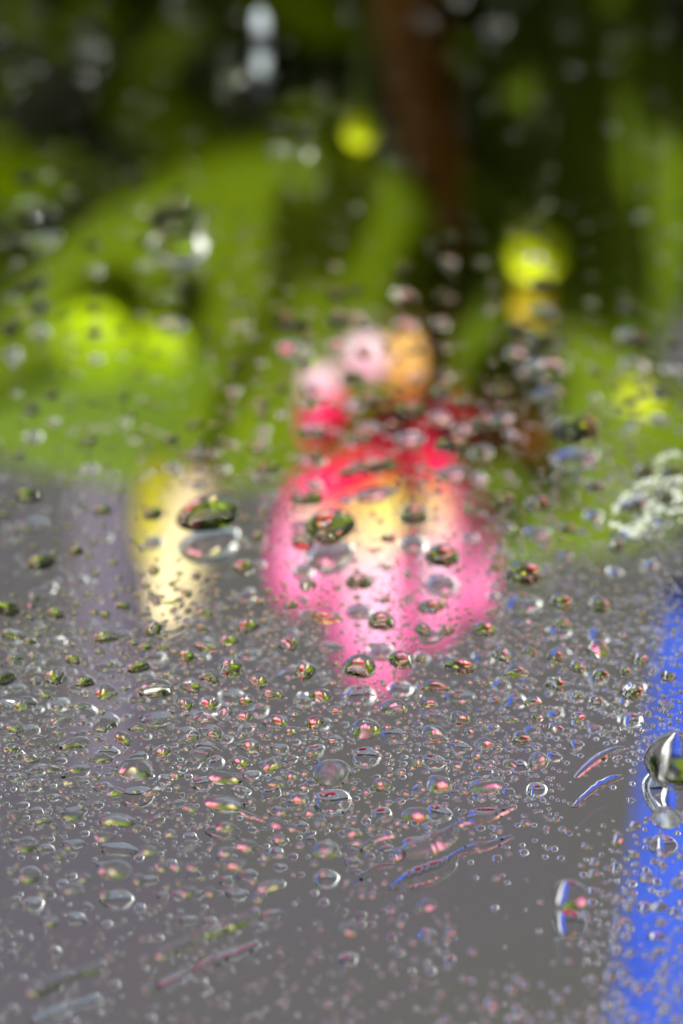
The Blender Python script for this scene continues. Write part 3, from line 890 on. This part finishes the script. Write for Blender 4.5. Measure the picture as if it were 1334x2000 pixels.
PLAIN = [q for n, q in enumerate(PLAIN) if q[1] > 900 or (q[1] > 560 and n % 4) or n % 5 < 2]
taken = [(m[0], m[1], 0.5 * m[2], 0.5 * m[3], m[4]) for m in MARK]
for pts, _, _ in WORMS:
    for p, q in zip(pts, pts[1:]):
        for k in range(6):
            t = k / 5
            r = 0.5 * (p[2] + (q[2] - p[2]) * t)
            taken.append((p[0] + (q[0] - p[0]) * t, p[1] + (q[1] - p[1]) * t, r, r, 0))


def reach(a, b, phi, ang):       # half extent of an oval towards a direction
    t = ang - rad(phi)
    return a * b / math.sqrt((b * math.cos(t)) ** 2 + (a * math.sin(t)) ** 2)


kept = []
for q in PLAIN:                  # standing drops never cut into each other: they would have run together
    f = 1.0
    for (x, y, a, b, ph) in taken:
        dx, dy = x - q[0], (q[1] - y) * 1.45
        d = math.hypot(dx, dy)
        if d > 160: continue
        ang = math.atan2(dy, dx)
        own = reach(0.5 * q[2], 0.5 * q[3], q[4], ang)
        f = min(f, (d - 1.08 * reach(a, b, ph, ang)) / (1.08 * own))
    if f > 0.5:
        q = (q[0], q[1], q[2] * f, q[3] * f, q[4])
        kept.append(q)
        taken.append((q[0], q[1], 0.5 * q[2], 0.5 * q[3], q[4]))
PLAIN = kept
cell = {}
def near(x, y, r):
    for i in range(int((x - 70) // 40), int((x + 70) // 40) + 1):
        for j in range(int((y - 70) // 40), int((y + 70) // 40) + 1):
            for (a, b, rr) in cell.get((i, j), ()):
                if (a - x) ** 2 + ((b - y) * 1.35) ** 2 < (r + rr) ** 2:
                    return True
    return False
def put(x, y, r):
    cell.setdefault((int(x // 40), int(y // 40)), []).append((x, y, r))
for (x, y, L, W) in singles:
    put(x, y, 0.5 * (L + W) / 2)
for q in PLAIN:
    put(q[0], q[1], 0.5 * (q[2] + q[3]) / 2)
small = []
R2 = random.Random(77)
for k in range(60000):
    x, y = R2.uniform(-200, 1534), R2.uniform(-80, 2200)
    if R2.random() > density(x, y) * (0.55 + 0.45 * math.sin(x * 0.021 + 1.3 * math.sin(y * 0.013)) * math.sin(y * 0.027 + x * 0.006)) * 0.85:
        continue
    s = size_at(x, y, R2)
    if near(x, y, s * 0.5):
        continue
    put(x, y, s * 0.5)
    small.append((x, y, s, s * R2.uniform(0.85, 1.1), R2.uniform(-40, 40)))

room = 300 - len(MARK) - len(WORMS)
inside = lambda q: -5 < q[0] < 1339 and -5 < q[1] < 2005
cand = sorted([q for q in PLAIN + small if inside(q)], key=lambda q: -q[2] * q[3])
single, rest = cand[:room], cand[room:]
rest += [q for q in PLAIN + small if not inside(q)]
for k in range(1500):            # and thinner over the rest of the mirror
    x, y = R2.uniform(-1100, 2434), R2.uniform(-250, 3200)
    p = on_mirror(x, y)
    if not (MX0 + 0.004 < p.x < MX1 - 0.004 and MY0 + 0.004 < p.y < MY1 - 0.004) or (-215 < x < 1549 and -95 < y < 2215):
        continue
    L = R2.uniform(8, 34)
    if not near(x, y, L * 0.55):
        put(x, y, L * 0.55)
        rest.append((x, y, L, L * R2.uniform(0.7, 1.1), R2.uniform(-30, 30)))

ORD = ["nearest", "second nearest", "third nearest", "fourth nearest", "fifth nearest", "sixth nearest", "seventh nearest", "eighth nearest",
       "ninth nearest", "tenth nearest", "eleventh nearest", "twelfth nearest"]
DIRS = ["right of", "upper right of", "above", "upper left of", "left of", "lower left of", "below", "lower right of"]
slots = {}
for q in single:
    m = min(range(len(marks)), key=lambda i: (marks[i][0] - q[0]) ** 2 + (marks[i][1] - q[1]) ** 2)
    dx, dy = q[0] - marks[m][0], marks[m][1] - q[1]
    k = int(round(math.atan2(dy, dx) / (math.pi / 4))) % 8
    slots.setdefault((m, k), []).append((dx * dx + dy * dy, q))
for (m, k), lst in slots.items():
    lst.sort(key=lambda e: e[0])
    for n, (_, q) in enumerate(lst):
        x, y, L, W, phi = q
        vs, fs, loc = round_drop(x, y, L, W, phi, R, 32 if L > 24 else 24, 8 if L > 24 else 6, 0.11)
        o = finish_drop("water_drop", vs, fs, loc)
        size = "big" if L > 48 else ("medium" if L > 30 else ("small" if L > 20 else "tiny"))
        form = "oval" if L > 1.3 * W else "round"
        tag(o, "%s %s drop, %s %s %s" % (size, form, ORD[n], DIRS[k], marks[m][2]), "water drop", GROUP)

av, af, asm = [], [], []
for q in rest:
    big = q[2] > 12
    vs, fs, loc = round_drop(q[0], q[1], q[2], q[3], q[4], R, 16 if big else 12, 5 if big else 4, 0.05)
    b = len(av)
    av += [(p[0] + loc.x, p[1] + loc.y, p[2]) for p in vs]
    af += [tuple(b + i for i in f) for f in fs]
spray = finish_drop("fine_spray", av, af, Vector((0, 0, 0)))
tag(spray, "fine spray of the smallest water beads strewn between the drops", "water beads", None, "stuff")

# white lichen crust on the glass at the right
R3 = random.Random(3)
lc = [0]
lv, lfc = [], []
def blob(x, y, r):
    p = on_mirror(x, y); s = px_scale(x, y)
    n = 9
    b = len(lv)
    rr = [r * s * R3.uniform(0.7, 1.25) for _ in range(n)]
    for h, f in ((0.00001, 1.0), (0.35, 0.9), (0.6, 0.55)):
        for i in range(n):
            t = 2 * math.pi * i / n
            lv.append((p.x + rr[i] * f * math.cos(t), p.y + rr[i] * f * math.sin(t), h * r * s))
    lv.append((p.x, p.y, 0.7 * r * s))
    for k in range(2):
        for i in range(n):
            j = (i + 1) % n
            lfc.append((b + k * n + i, b + k * n + j, b + (k + 1) * n + j, b + (k + 1) * n + i))
    for i in range(n):
        lfc.append((b + 2 * n + i, b + 2 * n + (i + 1) % n, b + 3 * n))
for line, wd in [([(1200, 1000), (1222, 968), (1250, 945), (1290, 940), (1345, 935)], 10), ([(1225, 965), (1240, 985), (1270, 1000)], 8),
                 ([(1280, 900), (1310, 885), (1345, 890)], 9), ([(1320, 945), (1325, 985), (1345, 1000)], 13), ([(1245, 950), (1258, 920), (1290, 905)], 8),
                 ([(1192, 1020), (1222, 1040), (1245, 1036), (1262, 1012)], 9), ([(1262, 1012), (1280, 1005)], 11), ([(1270, 990), (1310, 1000), (1340, 995)], 8)]:
    for (x0, y0), (x1, y1) in zip(line, line[1:]):
        n = int(math.hypot(x1 - x0, y1 - y0) / 2.2)
        for k in range(n):
            t = k / n
            blob(x0 + (x1 - x0) * t + R3.gauss(0, wd * 0.35), y0 + (y1 - y0) * t + R3.gauss(0, wd * 0.3), R3.uniform(1.5, wd * 0.42))
for k in range(150):
    x, y = (R3.gauss(1290, 38), R3.gauss(952, 26)) if k % 3 else (R3.gauss(1255, 28), R3.gauss(1030, 11))
    blob(x, y, R3.uniform(1.2, 4.2))
li = mesh_obj("lichen_crust", lv, lfc, M_LICHEN)
tag(li, "branching white lichen crust on the glass at the right edge", "lichen")
